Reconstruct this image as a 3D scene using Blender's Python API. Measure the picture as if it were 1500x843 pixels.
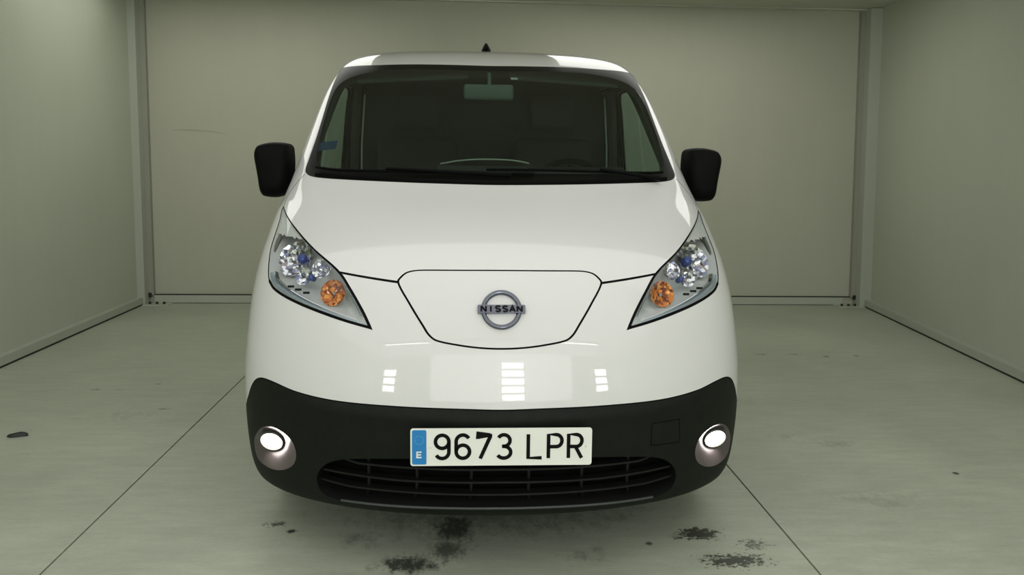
import bpy, bmesh, math, random
import numpy as np
from mathutils import Vector, Matrix
from mathutils.geometry import delaunay_2d_cdt

for o in list(bpy.data.objects): bpy.data.objects.remove(o)
SC = bpy.context.scene; COL = SC.collection
random.seed(4); PI = math.pi

# ------------------------------------------------------------------ camera
CAM = (-0.10197, -2.27402, 1.25867); YAW, PITCH, ROLL, FPX = 0.056155, 0.152974, 0.012672, 1195.52
cam = bpy.data.cameras.new('camera'); cam_o = bpy.data.objects.new('camera', cam); COL.objects.link(cam_o)
_f = Vector((math.sin(YAW)*math.cos(PITCH), math.cos(YAW)*math.cos(PITCH), -math.sin(PITCH)))
_r = Vector((math.cos(YAW), -math.sin(YAW), 0)); _u = _r.cross(_f)
_r2 = _r*math.cos(ROLL)+_u*math.sin(ROLL); _u2 = _u*math.cos(ROLL)-_r*math.sin(ROLL)
_m = Matrix((_r2, _u2, -_f)).transposed().to_4x4(); _m.translation = Vector(CAM); cam_o.matrix_world = _m
cam.sensor_width = 36; cam.lens = FPX*36/1500; cam.clip_start = .05; cam.clip_end = 200
SC.camera = cam_o

# ------------------------------------------------------------------ light: a bright hall in front of the closed booth
world = bpy.data.worlds.new('hall_light'); SC.world = world; world.use_nodes = True
world.node_tree.nodes['Background'].inputs['Color'].default_value = (1.0, 1.0, .955, 1)
world.node_tree.nodes['Background'].inputs['Strength'].default_value = .80
def area(name, loc, target, sx, sy, power, color=(1,1,1)):
    l = bpy.data.lights.new(name, 'AREA'); l.shape = 'RECTANGLE'; l.size = sx; l.size_y = sy; l.energy = power; l.color = color
    o = bpy.data.objects.new(name, l); COL.objects.link(o); o.location = loc
    o.rotation_euler = (Vector(target)-Vector(loc)).to_track_quat('-Z', 'Y').to_euler(); return o
SC.view_settings.view_transform = 'Standard'; SC.view_settings.look = 'None'
SC.view_settings.exposure = 0.36; SC.view_settings.gamma = 1.0; SC.view_settings.use_curve_mapping = False

# ------------------------------------------------------------------ materials
MATS = {}
def mat(name, col=(.5,.5,.5), rough=.5, metal=0.0, **kw):
    m = bpy.data.materials.new(name); m.use_nodes = True; MATS[name] = m
    b = m.node_tree.nodes['Principled BSDF']
    b.inputs['Base Color'].default_value = (*col, 1); b.inputs['Roughness'].default_value = rough; b.inputs['Metallic'].default_value = metal
    for k, v in kw.items():
        k = k.replace('_', ' ')
        b.inputs[k].default_value = (*v, 1) if isinstance(v, tuple) else v
    return m
def N(m, kind, **kw):
    n = m.node_tree.nodes.new(kind)
    for k, v in kw.items():
        if k in n.inputs: n.inputs[k].default_value = v
        else: setattr(n, k, v)
    return n
def LK(m, a, b): m.node_tree.links.new(a, b)
def math_node(m, op, a, b=None, clamp=False):
    n = N(m, 'ShaderNodeMath', operation=op, use_clamp=clamp)
    for i, v in enumerate((a, b)):
        if v is None: continue
        if hasattr(v, 'is_output'): LK(m, v, n.inputs[i])
        else: n.inputs[i].default_value = v
    return n.outputs[0]
def grain(m, scale, amount, bump=0.0, detail=6):
    """break a plain colour up a little with noise, and add fine relief"""
    b = m.node_tree.nodes['Principled BSDF']; c = tuple(b.inputs['Base Color'].default_value)
    tc = N(m, 'ShaderNodeTexCoord'); nz = N(m, 'ShaderNodeTexNoise', Scale=scale, Detail=detail); LK(m, tc.outputs['Object'], nz.inputs['Vector'])
    r = N(m, 'ShaderNodeValToRGB'); LK(m, nz.outputs['Fac'], r.inputs['Fac'])
    r.color_ramp.elements[0].position = .3; r.color_ramp.elements[1].position = .7
    r.color_ramp.elements[0].color = (*[x*(1-amount) for x in c[:3]], 1); r.color_ramp.elements[1].color = (*[min(1, x*(1+amount)) for x in c[:3]], 1)
    LK(m, r.outputs['Color'], b.inputs['Base Color'])
    if bump:
        bp = N(m, 'ShaderNodeBump', Strength=bump, Distance=.002); n2 = N(m, 'ShaderNodeTexNoise', Scale=scale*12, Detail=3)
        LK(m, tc.outputs['Object'], n2.inputs['Vector']); LK(m, n2.outputs['Fac'], bp.inputs['Height']); LK(m, bp.outputs['Normal'], b.inputs['Normal'])
    return m
def glass(name, tint, base=.035, gain=.75):
    m = bpy.data.materials.new(name); m.use_nodes = True; MATS[name] = m; nt = m.node_tree
    nt.nodes.remove(nt.nodes['Principled BSDF']); out = nt.nodes['Material Output']
    tr = N(m, 'ShaderNodeBsdfTransparent'); tr.inputs['Color'].default_value = (*tint, 1)
    gl = N(m, 'ShaderNodeBsdfGlossy', Roughness=.01); lw = N(m, 'ShaderNodeLayerWeight', Blend=.5); mx = N(m, 'ShaderNodeMixShader')
    p = math_node(m, 'POWER', lw.outputs['Facing'], 4.0); p = math_node(m, 'MULTIPLY', p, gain); p = math_node(m, 'ADD', p, base, True)
    LK(m, p, mx.inputs[0]); LK(m, tr.outputs[0], mx.inputs[1]); LK(m, gl.outputs[0], mx.inputs[2]); LK(m, mx.outputs[0], out.inputs['Surface'])
    return m
mat('paint', (.70,.70,.685), .32, Coat_Weight=1.0, Coat_Roughness=.03, Specular_IOR_Level=.3)
grain(mat('bumper_plastic', (.0062,.0082,.0052), .58, Specular_IOR_Level=.18), 30, .15, .25)
mat('seam', (.006,.006,.006), .8, Specular_IOR_Level=.1)
mat('black_gloss', (.004,.0045,.003), .3, Specular_IOR_Level=.05)
grain(mat('black_plastic', (.002,.0025,.0018), .55, Specular_IOR_Level=.08), 40, .15, .1)
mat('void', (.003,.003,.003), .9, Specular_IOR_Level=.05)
grain(mat('grille_plastic', (.0055,.006,.0055), .45, Specular_IOR_Level=.25), 30, .1)
glass('windscreen_glass', (.50,.60,.54), .045, .6)
glass('door_glass', (.62,.74,.70), .04, .6)
glass('lamp_lens', (.93,.95,.96), .05, .6)
mat('lip_highlight', (.035,.042,.038), .35)
mat('chrome', (.80,.81,.83), .09, 1.0)
mat('badge_chrome', (.17,.18,.215), .20, 1.0)
mat('badge_black', (.004,.004,.006), .45, Specular_IOR_Level=.15)
mat('lamp_silver', (.50,.52,.50), .32, .25)
mat('lamp_pale', (.62,.63,.585), .3)
mat('lamp_grey', (.07,.075,.06), .40, .2)
mat('bezel_blue', (.33,.40,.44), .22, .4)
def sparkle_mat(name, cols, scale, rough, metal):  # light and dark cells paint the reflector's sparkle into its colour
    m = mat(name, (.5,.5,.5), rough, metal); b = m.node_tree.nodes['Principled BSDF']
    tc = N(m, 'ShaderNodeTexCoord'); vo = N(m, 'ShaderNodeTexVoronoi', Scale=scale); LK(m, tc.outputs['Object'], vo.inputs['Vector'])
    r = N(m, 'ShaderNodeValToRGB'); r.color_ramp.interpolation = 'CONSTANT'; LK(m, vo.outputs['Color'], r.inputs['Fac'])
    e = r.color_ramp.elements; e[0].position = 0; e[0].color = (*cols[0], 1); e[1].position = .22+.6/len(cols); e[1].color = (*cols[1], 1)
    for i, c in enumerate(cols[2:]): n = e.new(.22+.6*(i+2)/len(cols)); n.color = (*c, 1)
    LK(m, r.outputs['Color'], b.inputs['Base Color']); return m
sparkle_mat('chrome_sparkle', [(.13,.13,.14),(.42,.43,.47),(.86,.86,.90),(.22,.24,.36),(.95,.95,.95),(.34,.30,.31)], 95, .07, 1.0)
sparkle_mat('amber', [(.16,.035,.006),(.46,.13,.02),(.75,.30,.07),(.26,.06,.01),(.62,.19,.03)], 110, .15, .35)
mat('bulb_blue', (.04,.07,.26), .12, .3)
mat('fog_glow', (.9,.85,.82), .3, Emission_Color=(1,.90,.87), Emission_Strength=13.0)
mat('fog_bowl', (.075,.064,.060), .30)
grain(mat('cabin_dark', (.030,.034,.028), .8), 20, .1)
grain(mat('cabin_grey', (.040,.045,.037), .8), 20, .1)
mat('dash', (.009,.010,.009), .6)
mat('mirror_back', (.13,.175,.15), .5)
mat('pale_line', (.50,.52,.45), .4)
mat('sticker_white', (.7,.72,.68), .5)
mat('patch_blue', (.02,.06,.16), .4)
mat('plate_white', (.80,.81,.74), .35)
mat('plate_blue', (.008,.20,.50), .35)
mat('plate_black', (.003,.003,.003), .5, Specular_IOR_Level=.1)
mat('plate_star', (.10,.36,.45), .4)
grain(mat('tyre', (.012,.012,.012), .8), 25, .2, .2)
mat('hub', (.33,.34,.35), .35, .6)
mat('red_lens', (.35,.01,.01), .15)
# ------------------------------------------------------------------ van body surface (metres)
# van frame: x to the right of the picture, y backwards from the nose, z up
# each row: centre-line y, z | side rail y, z | fullness of the rib at the centre, at the rail
ROWS = [
 (.50,.168,.85,.175,.66,.55), (.17,.174,.66,.176,.66,.53), (.085,.188,.600,.188,.65,.52), (.040,.236,.582,.246,.60,.52),
 (.010,.330,.580,.345,.57,.52), (-.008,.450,.590,.460,.56,.52), (.000,.560,.600,.565,.56,.52),
 (.025,.680,.635,.685,.56,.52), (.065,.800,.690,.795,.56,.52), (.140,.920,.775,.900,.57,.50),
 (.270,1.003,.845,.960,.58,.50), (.480,1.087,.930,1.035,.60,.50), (.740,1.182,1.070,1.125,.62,.50),
 (1.05,1.345,1.310,1.285,.64,.52), (1.40,1.530,1.615,1.485,.66,.55), (1.72,1.692,1.900,1.650,.70,.60),
 (1.97,1.785,2.130,1.730,.76,.68), (2.32,1.852,2.450,1.770,.80,.76), (2.95,1.885,2.990,1.788,.82,.80),
 (3.70,1.880,3.700,1.785,.82,.80), (4.35,1.830,4.300,1.745,.82,.78)]
SIDE = [(.17,.838),(.22,.853),(.28,.862),(.36,.869),(.50,.874),(.65,.870),(.80,.862),(.95,.848),(1.08,.830),(1.18,.816),(1.30,.803),
        (1.45,.788),(1.58,.771),(1.68,.751),(1.76,.733),(1.82,.715)]
_R = np.array(ROWS, float)
_B = np.concatenate([[0], np.cumsum(np.hypot(np.diff(_R[:,0]), np.diff(_R[:,1])))])   # arc length along the centre line
_S = np.array(SIDE, float)

class Spline:                                                    # natural cubic spline through the rows
    def __init__(s, x, y):
        s.x, s.y = x, y; n = len(x); h = np.diff(x)
        A = np.zeros((n, n)); r = np.zeros((n,) + y.shape[1:])
        A[0,0] = A[-1,-1] = 1
        for i in range(1, n-1):
            A[i,i-1], A[i,i], A[i,i+1] = h[i-1], 2*(h[i-1]+h[i]), h[i]
            r[i] = 6*((y[i+1]-y[i])/h[i] - (y[i]-y[i-1])/h[i-1])
        s.m = np.linalg.solve(A, r)
    def __call__(s, q):
        q = np.atleast_1d(np.asarray(q, float)); i = np.clip(np.searchsorted(s.x, q)-1, 0, len(s.x)-2)
        h = s.x[i+1]-s.x[i]; a = (s.x[i+1]-q)/h; b = 1-a
        if s.y.ndim > 1: a, b, h = a[:,None], b[:,None], h[:,None]
        return a*s.y[i]+b*s.y[i+1]+((a**3-a)*s.m[i]+(b**3-b)*s.m[i+1])*h*h/6
ROW = Spline(_B, _R)
SIDEX = Spline(_S[:,0], _S[:,1])

def surf(A, B, off=0.0):
    """point on the front/roof skin; A in [-1,1] across (0 = centre line), B along the centre line; off = metres inwards"""
    A = np.atleast_1d(np.asarray(A, float)); B = np.atleast_1d(np.asarray(B, float))
    p = _surf(A, B)
    if np.any(np.asarray(off) != 0): p = p - normal(A, B)*np.reshape(off, (-1,1))
    return p
def _surf(A, B):
    A = np.atleast_1d(np.asarray(A, float)); t = np.abs(A); sg = np.where(A < 0, -1.0, 1.0)
    q = ROW(B); y0, z0, yr, zr, a, b = q.T
    W = SIDEX(zr); t1 = 1-t
    c1, c2, c3 = 3*t1*t1*t, 3*t1*t*t, t**3
    x = W*(c1*a + c2 + c3)
    y = y0 + (yr-y0)*(c2*(1-b) + c3)
    z = z0 + (zr-z0)*(c2*(1-b) + c3)
    return np.stack([sg*x, y, z], 1)
def tangents(A, B):
    e = 1e-4
    A = np.atleast_1d(np.asarray(A, float)); B = np.atleast_1d(np.asarray(B, float))
    s = np.where(A < 0, 1.0, -1.0)
    da = (_surf(A+s*e, B)-_surf(A, B))/(s*e)[:,None]
    Bc = np.clip(B, e, _B[-1]-e)
    return da, (_surf(A, Bc+e)-_surf(A, Bc-e))/(2*e)
def normal(A, B):                                                # outward unit normal
    da, db = tangents(A, B); n = np.cross(da, db)
    return n/np.maximum(np.linalg.norm(n, axis=1, keepdims=True), 1e-9)
# outlines on the skin: (across 0..1, metres along the centre line), right half
TR = {
 'ws_outer': [[0.0, 3.0191], [0.0956, 3.026], [0.2517, 3.038], [0.4679, 3.0487], [0.75, 3.0865], [0.86, 3.1065], [0.815, 2.925], [0.7656, 2.6401], [0.7285, 2.3147], [0.7251, 2.1138], [0.7185, 2.0155], [0.6789, 1.971], [0.6069, 1.9387], [0.4313, 1.8975], [0.2289, 1.861], [0.0931, 1.8446], [0.0, 1.839]],
 'ws_inner': [[0.0, 2.941], [0.1924, 2.9555], [0.3756, 2.9591], [0.5243, 2.9237], [0.6615, 2.8563], [0.7228, 2.7563], [0.7082, 2.4377], [0.6689, 2.1664], [0.6432, 2.0766], [0.5938, 2.023], [0.5193, 1.9942], [0.2689, 1.9547], [0.0, 1.9332]],
 'hood_front': [[0.2253, 1.1732], [0.2691, 1.1796], [0.329, 1.1888], [0.3875, 1.1982]],
 'flap': [[0.0, 1.2253], [0.0968, 1.2238], [0.1674, 1.2215], [0.1888, 1.218], [0.2052, 1.21], [0.2179, 1.1936], [0.2253, 1.1732], [0.1965, 1.1052], [0.1638, 1.0386], [0.1515, 1.0149], [0.1359, 0.9995], [0.0932, 0.9882], [0.0459, 0.9805], [0.0, 0.978]],
 'headlamp': [[0.2894, 1.0256], [0.3513, 1.0388], [0.444, 1.0603], [0.5386, 1.082], [0.6091, 1.0993], [0.653, 1.1134], [0.6857, 1.1324], [0.7038, 1.1573], [0.7272, 1.22], [0.7461, 1.302], [0.7529, 1.4081], [0.7644, 1.5368], [0.7985, 1.654], [0.7942, 1.6835], [0.686, 1.5511], [0.6075, 1.4537], [0.4871, 1.3007], [0.3875, 1.1982], [0.3492, 1.1395], [0.3113, 1.0732]],
 'bumper_top': [[0.0, 0.8006], [0.0847, 0.8023], [0.2321, 0.8003], [0.3831, 0.7975], [0.5022, 0.8029], [0.6002, 0.8137], [0.6674, 0.8124], [0.7135, 0.7964], [0.7567, 0.7611], [0.7959, 0.7187]],
 'grille': [[0.0, 0.6581], [0.1924, 0.6444], [0.3293, 0.6227], [0.3847, 0.6032], [0.419, 0.5767], [0.4397, 0.5393], [0.4369, 0.5033], [0.4171, 0.474], [0.361, 0.4567], [0.2371, 0.4622], [0.0874, 0.4703], [0.0, 0.472]],
 'slat': [[0.0, 0.6084], [0.0929, 0.606], [0.2033, 0.6035], [0.3247, 0.6001]],
 'slat2': [[0.0, 0.5641], [0.0937, 0.5614], [0.2182, 0.5573], [0.3795, 0.5575]],
 'slat3': [[0.0, 0.5169], [0.0942, 0.5163], [0.2189, 0.5142], [0.3495, 0.5115], [0.4287, 0.5192]],
 'fog': [[0.7177, 0.6136], [0.7612, 0.5622], [0.7484, 0.5174], [0.6744, 0.5052], [0.6039, 0.5127], [0.5508, 0.5348], [0.5203, 0.5638], [0.5107, 0.6007], [0.5234, 0.6359], [0.5536, 0.6565], [0.6048, 0.6641], [0.6626, 0.6501]],
 'tow': [[0.3487, 0.7283], [0.4376, 0.725], [0.4435, 0.6471], [0.3486, 0.657]],
 'emblem': [[0.0, 1.0923]],
 'hoodside': [[0.7874, 1.6826], [0.8068, 1.7965], [0.7614, 1.9094], [0.7091, 1.979]],
}
# ------------------------------------------------------------------ mesh helpers
class MB:
    def __init__(s): s.v = []; s.f = []
    def add(s, vs, fs):
        k = len(s.v); s.v += [tuple(map(float, v)) for v in vs]; s.f += [tuple(i+k for i in f) for f in fs]; return s
    def box(s, x0, x1, y0, y1, z0, z1, bev=0.0):
        if bev <= 0:
            return s.add([(x,y,z) for x in (x0,x1) for y in (y0,y1) for z in (z0,z1)],
                         [(0,1,3,2),(4,6,7,5),(0,4,5,1),(2,3,7,6),(0,2,6,4),(1,5,7,3)])
        bm = bmesh.new(); bmesh.ops.create_cube(bm, size=1)
        for v in bm.verts: v.co = ((x0+x1)/2+v.co.x*(x1-x0), (y0+y1)/2+v.co.y*(y1-y0), (z0+z1)/2+v.co.z*(z1-z0))
        bmesh.ops.bevel(bm, geom=bm.edges[:], offset=bev, segments=3, affect='EDGES', profile=.5)
        bm.verts.index_update(); s.add([v.co for v in bm.verts], [[v.index for v in f.verts] for f in bm.faces]); bm.free(); return s
    def tube(s, pts, r, n=8, closed=False):
        P = [Vector(p) for p in pts]; m = len(P); k = len(s.v); R = r if hasattr(r, '__len__') else [r]*m
        up = None
        for i, p in enumerate(P):
            a = P[(i-1) % m] if (closed or i) else p; b = P[(i+1) % m] if (closed or i < m-1) else p
            t = (b-a).normalized()
            if up is None: up = t.orthogonal().normalized()
            up = (up-t*up.dot(t)).normalized(); w = t.cross(up)
            s.v += [tuple(p+(up*math.cos(q)+w*math.sin(q))*R[i]) for q in (2*PI*j/n for j in range(n))]
        for i in range(m if closed else m-1):
            i2 = (i+1) % m
            s.f += [(k+i*n+j, k+i*n+(j+1) % n, k+i2*n+(j+1) % n, k+i2*n+j) for j in range(n)]
        if not closed: s.f += [tuple(k+j for j in reversed(range(n))), tuple(k+(m-1)*n+j for j in range(n))]
        return s
    def lathe(s, prof, M, n=32):                                  # profile (radius, height) turned about the local z of M
        k = len(s.v)
        for r, h in prof: s.v += [tuple(M @ Vector((r*math.cos(q), r*math.sin(q), h))) for q in (2*PI*j/n for j in range(n))]
        for i in range(len(prof)-1): s.f += [(k+i*n+j, k+i*n+(j+1) % n, k+(i+1)*n+(j+1) % n, k+(i+1)*n+j) for j in range(n)]
        return s
    def loft(s, rings, cap=True, closed=True):
        k = len(s.v); n = len(rings[0])
        for r in rings: s.v += [tuple(map(float, p)) for p in r]
        for i in range(len(rings)-1):
            s.f += [(k+i*n+j, k+i*n+(j+1) % n, k+(i+1)*n+(j+1) % n, k+(i+1)*n+j) for j in range(n if closed else n-1)]
        if cap: s.f += [tuple(k+j for j in reversed(range(n))), tuple(k+(len(rings)-1)*n+j for j in range(n))]
        return s
    def build(s, name, m, parent=None, smooth=True, angle=40):
        me = bpy.data.meshes.new(name); me.from_pydata(s.v, [], s.f); me.validate(); 
        bm = bmesh.new(); bm.from_mesh(me); bmesh.ops.recalc_face_normals(bm, faces=bm.faces); bm.to_mesh(me); bm.free()
        me.materials.append(MATS[m])
        if smooth: me.shade_smooth(); me.set_sharp_from_angle(angle=math.radians(angle))
        return link(name, me, parent)
def link(name, me, parent=None):
    o = bpy.data.objects.new(name, me); COL.objects.link(o)
    if parent:
        o.parent = parent
        q = parent
        while q.parent: q = q.parent
        if parent is q: o.matrix_parent_inverse = Matrix.Translation(q.location).inverted()   # mesh data is in world space
    return o
def raw(name, V, F, nrm, m, parent=None):
    """mesh with exact surface normals"""
    me = bpy.data.meshes.new(name); me.from_pydata([tuple(v) for v in V], [], [tuple(f) for f in F]); me.materials.append(MATS[m])
    me.shade_smooth()
    if nrm is not None: me.normals_split_custom_set_from_vertices([tuple(n) for n in nrm])
    return link(name, me, parent)
def root(name, label, cat, loc):
    o = bpy.data.objects.new(name, None); COL.objects.link(o); o.location = loc; o.empty_display_size = .2
    o['label'] = label; o['category'] = cat; return o

# ------------------------------------------------------------------ curves in a flat domain, partition into panels
def catmull(P, closed=False, corners=(), step=.012):
    P = [np.array(p, float) for p in P]; n = len(P); out = []
    for i in range(n if closed else n-1):
        p1, p2 = P[i], P[(i+1) % n]
        p0 = P[(i-1) % n] if (closed or i) and i not in corners else 2*p1-p2
        j = (i+1) % n
        p3 = P[(i+2) % n] if (closed or i+2 < n) and j not in corners else 2*p2-p1
        L = np.linalg.norm(p2-p1); k = max(1, int(round(L/step)))
        # centripetal-like tangents scaled to the segment so that uneven spacing does not overshoot
        d0 = max(np.linalg.norm(p1-p0), 1e-6); d2 = max(np.linalg.norm(p3-p2), 1e-6)
        m1 = (p2-p0)/(d0+L)*L; m2 = (p3-p1)/(L+d2)*L
        for q in range(k):
            t = q/k; out.append((2*t**3-3*t*t+1)*p1+(t**3-2*t*t+t)*m1+(-2*t**3+3*t*t)*p2+(t**3-t*t)*m2)
    if not closed: out.append(P[-1])
    return np.array(out)
def offset_line(P, d, closed):
    n = len(P); out = []
    for i in range(n):
        a = P[(i-1) % n] if (closed or i) else P[i]; b = P[(i+1) % n] if (closed or i < n-1) else P[i]
        t = b-a; t = t/max(np.linalg.norm(t), 1e-9); nn = np.array([-t[1], t[0]])
        e = P[i]-a; L = np.linalg.norm(e)
        c = 1.0
        if L > 1e-9: c = max(.45, abs(np.dot(e/L, t)))
        out.append(P[i]+nn*d/c)
    return np.array(out)
def inside(Q, poly):
    x, y = Q[:,0], Q[:,1]; r = np.zeros(len(Q), bool); n = len(poly)
    for i in range(n):
        (x1, y1), (x2, y2) = poly[i], poly[(i+1) % n]
        if y1 == y2: continue
        c = (y1 > y) != (y2 > y); r ^= c & (x < (x2-x1)*(y-y1)/(y2-y1)+x1)
    return r
def seg_dist(Q, P, closed):
    P = np.asarray(P); A = P if closed else P[:-1]; B = np.roll(P, -1, 0) if closed else P[1:]
    best = np.full(len(Q), 1e9)
    for a, b in zip(A, B):
        ab = b-a; L = ab@ab
        t = np.clip(((Q-a)@ab)/max(L, 1e-12), 0, 1); best = np.minimum(best, np.linalg.norm(Q-(a+t[:,None]*ab), axis=1))
    return best
def partition(boundary, seams, polys, grid):
    """triangulate the domain with every outline as an edge; -> verts2d, tris, list of region names"""
    V = []; E = []
    def put(P, closed):
        k = len(V); V.extend(map(tuple, P)); n = len(P)
        E.extend((k+i, k+(i+1) % n) for i in range(n if closed else n-1))
    lines = [(boundary, True)]
    for c, closed, w in seams:
        lines += [(c, closed), (offset_line(c, w/2, closed), closed), (offset_line(c, -w/2, closed), closed)]
    for nm, p in polys: lines.append((p, True))
    for p, c in lines: put(p, c)
    g = np.asarray(grid); g = g[inside(g, boundary)]
    d = np.full(len(g), 1e9)
    for p, c in lines: d = np.minimum(d, seg_dist(g, p, c))
    V.extend(map(tuple, g[d > .006]))
    r = delaunay_2d_cdt([Vector(v) for v in V], E, [], 0, 1e-6)
    v2 = np.array([tuple(v) for v in r[0]]); T = np.array([t for t in r[2] if len(t) == 3])
    c = v2[T].mean(1); keep = inside(c, boundary)
    a = v2[T]; ar = np.abs((a[:,1,0]-a[:,0,0])*(a[:,2,1]-a[:,0,1])-(a[:,2,0]-a[:,0,0])*(a[:,1,1]-a[:,0,1])); keep &= ar > 1e-9
    T = T[keep]; c = c[keep]; reg = np.array(['shell']*len(T), dtype=object)
    for nm, p in polys: reg[inside(c, p)] = nm
    sd = np.full(len(c), 1e9); groove = np.zeros(len(v2), bool)
    for cl, closed, w in seams:
        reg[seg_dist(c, cl, closed) < w/2] = 'seam'
        groove |= seg_dist(v2, cl, closed) < 1e-4
    return v2, T, reg, groove
def submesh(v2, T, sel):
    t = T[sel]; ids = np.unique(t); mp = np.full(len(v2), -1); mp[ids] = np.arange(len(ids)); return ids, mp[t]
# ------------------------------------------------------------------ the booth
def concrete(name, col):
    """painted concrete: cloudy tone, fine brushed scuffs, and the dark tyre rubber, dirt marks and painted under-bumper shade where they lie (world metres)"""
    m = mat(name, col, .42, Specular_IOR_Level=.35); b = m.node_tree.nodes['Principled BSDF']
    geo = N(m, 'ShaderNodeNewGeometry'); pos = geo.outputs['Position']
    n1 = N(m, 'ShaderNodeTexNoise', Scale=1.3, Detail=5.0); LK(m, pos, n1.inputs['Vector'])
    mp = N(m, 'ShaderNodeMapping'); LK(m, pos, mp.inputs['Vector']); mp.inputs['Scale'].default_value = (2.2, 9.0, 1); mp.inputs['Rotation'].default_value = (0, 0, .25)
    n2 = N(m, 'ShaderNodeTexNoise', Scale=2.0, Detail=7.0, Roughness=.7); LK(m, mp.outputs[0], n2.inputs['Vector'])
    n3 = N(m, 'ShaderNodeTexNoise', Scale=48.0, Detail=5.0, Roughness=.75); LK(m, pos, n3.inputs['Vector'])
    m4 = N(m, 'ShaderNodeMapping'); LK(m, pos, m4.inputs['Vector']); m4.inputs['Scale'].default_value = (1.5, .8, 1)
    n4 = N(m, 'ShaderNodeTexNoise', Scale=17.0, Detail=12.0, Roughness=.8); LK(m, m4.outputs[0], n4.inputs['Vector'])
    def ramp(src, lo, hi, a, c):
        r = N(m, 'ShaderNodeMapRange'); r.inputs['From Min'].default_value = lo; r.inputs['From Max'].default_value = hi
        r.inputs['To Min'].default_value = a; r.inputs['To Max'].default_value = c; LK(m, src, r.inputs['Value']); return r.outputs[0]
    tone = math_node(m, 'MULTIPLY', ramp(n1.outputs['Fac'], .3, .7, .90, 1.08), ramp(n2.outputs['Fac'], .28, .62, .84, 1.04))
    tone = math_node(m, 'MULTIPLY', tone, ramp(n3.outputs['Fac'], .25, .6, .93, 1.02))
    # dirt patches and one patch of painted shade: (x, y, radius x, radius y, threshold, darkness, coarse)
    spots = [(.70,.335,.14,.09,.40,.85,1), (.76,.14,.24,.10,.44,.85,1), (.62,.31,.08,.05,.52,.7,1), (.86,.25,.16,.13,.53,.7,1),
             (-.14,.40,.15,.24,.37,.80,0), (-.16,.24,.16,.17,.41,.70,0), (-.28,.15,.22,.13,.40,.85,0), (-.76,.45,.14,.07,.52,.75,1), (-.45,.33,.30,.2,.52,.45,0), (.30,.2,.35,.2,.54,.4,0),
             (-.695,.391,.030,.022,.28,.85,0), (.509,.266,.022,.02,.30,.75,0), (1.87,2.97,.12,.06,.49,.55,1), (2.29,2.91,.05,.035,.42,.75,1),
             (2.51,2.93,.03,.03,.38,.75,1), (2.10,2.98,.18,.05,.51,.55,1), (1.932,.857,.018,.018,.25,.85,0), (1.61,1.23,.36,.20,.52,.30,0), (1.39,1.33,.24,.14,.52,.3,0),
             (-2.12,2.16,.06,.03,.45,.5,1), (-1.99,2.15,.05,.02,.45,.45,1), (-1.83,2.27,.05,.025,.45,.5,1), (-1.63,1.80,.07,.035,.48,.55,1), (1.35,1.9,.6,.35,.54,.22,0), (1.5,.6,.65,.35,.55,.22,0),
             (0,.55,1.1,.48,.42,.42,0), (-1.8,1.7,.7,.4,.56,.2,0)]  # first patch here paints the shade under the bumper into the floor
    dark = None
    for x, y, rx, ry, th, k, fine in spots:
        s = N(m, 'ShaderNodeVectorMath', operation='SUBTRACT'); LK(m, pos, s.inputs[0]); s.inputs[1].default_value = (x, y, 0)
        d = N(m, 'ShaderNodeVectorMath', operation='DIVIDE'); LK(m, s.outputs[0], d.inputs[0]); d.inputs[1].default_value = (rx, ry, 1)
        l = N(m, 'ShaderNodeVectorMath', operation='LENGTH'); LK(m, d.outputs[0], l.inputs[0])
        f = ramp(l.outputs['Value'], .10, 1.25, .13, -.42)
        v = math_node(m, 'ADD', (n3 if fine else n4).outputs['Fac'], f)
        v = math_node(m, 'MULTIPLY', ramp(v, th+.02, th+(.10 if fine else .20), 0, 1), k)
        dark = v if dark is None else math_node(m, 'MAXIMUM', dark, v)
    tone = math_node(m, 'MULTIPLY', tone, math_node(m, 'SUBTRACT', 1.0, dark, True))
    mix = N(m, 'ShaderNodeVectorMath', operation='SCALE'); mix.inputs[0].default_value = col; LK(m, tone, mix.inputs['Scale']); LK(m, mix.outputs[0], b.inputs['Base Color'])
    rr = ramp(n2.outputs['Fac'], .3, .7, .36, .50); LK(m, rr, b.inputs['Roughness'])
    return m
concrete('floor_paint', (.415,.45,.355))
def wall_paint(name, col, marks=()):
    m = mat(name, col, .55, Specular_IOR_Level=.3); b = m.node_tree.nodes['Principled BSDF']
    geo = N(m, 'ShaderNodeNewGeometry'); n1 = N(m, 'ShaderNodeTexNoise', Scale=.9, Detail=4.0); LK(m, geo.outputs['Position'], n1.inputs['Vector'])
    mp = N(m, 'ShaderNodeMapping'); mp.inputs['Scale'].default_value = (3, 3, .5); LK(m, geo.outputs['Position'], mp.inputs['Vector'])
    n2 = N(m, 'ShaderNodeTexNoise', Scale=2.0, Detail=6.0, Roughness=.65); LK(m, mp.outputs[0], n2.inputs['Vector'])
    f = math_node(m, 'ADD', math_node(m, 'MULTIPLY', n1.outputs['Fac'], .13), math_node(m, 'MULTIPLY', n2.outputs['Fac'], .09)); f = math_node(m, 'ADD', f, .89)
    mix = N(m, 'ShaderNodeVectorMath', operation='SCALE'); mix.inputs[0].default_value = col; LK(m, f, mix.inputs['Scale']); LK(m, mix.outputs[0], b.inputs['Base Color'])
    return m
wall_paint('wall_paint', (.49,.52,.42)); wall_paint('wall_back_paint', (.455,.46,.365)); wall_paint('trim_paint', (.42,.445,.37)); wall_paint('ceiling_paint', (.55,.55,.46))
mat('gap', (.02,.022,.016), .9); mat('sub_floor', (.03,.032,.025), .9); mat('scuff', (.36,.365,.28), .6); mat('scrap', (.018,.02,.016), .6)
mat('steel_plate', (.50,.51,.43), .5, .2); mat('rubber', (.012,.013,.011), .7)
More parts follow.
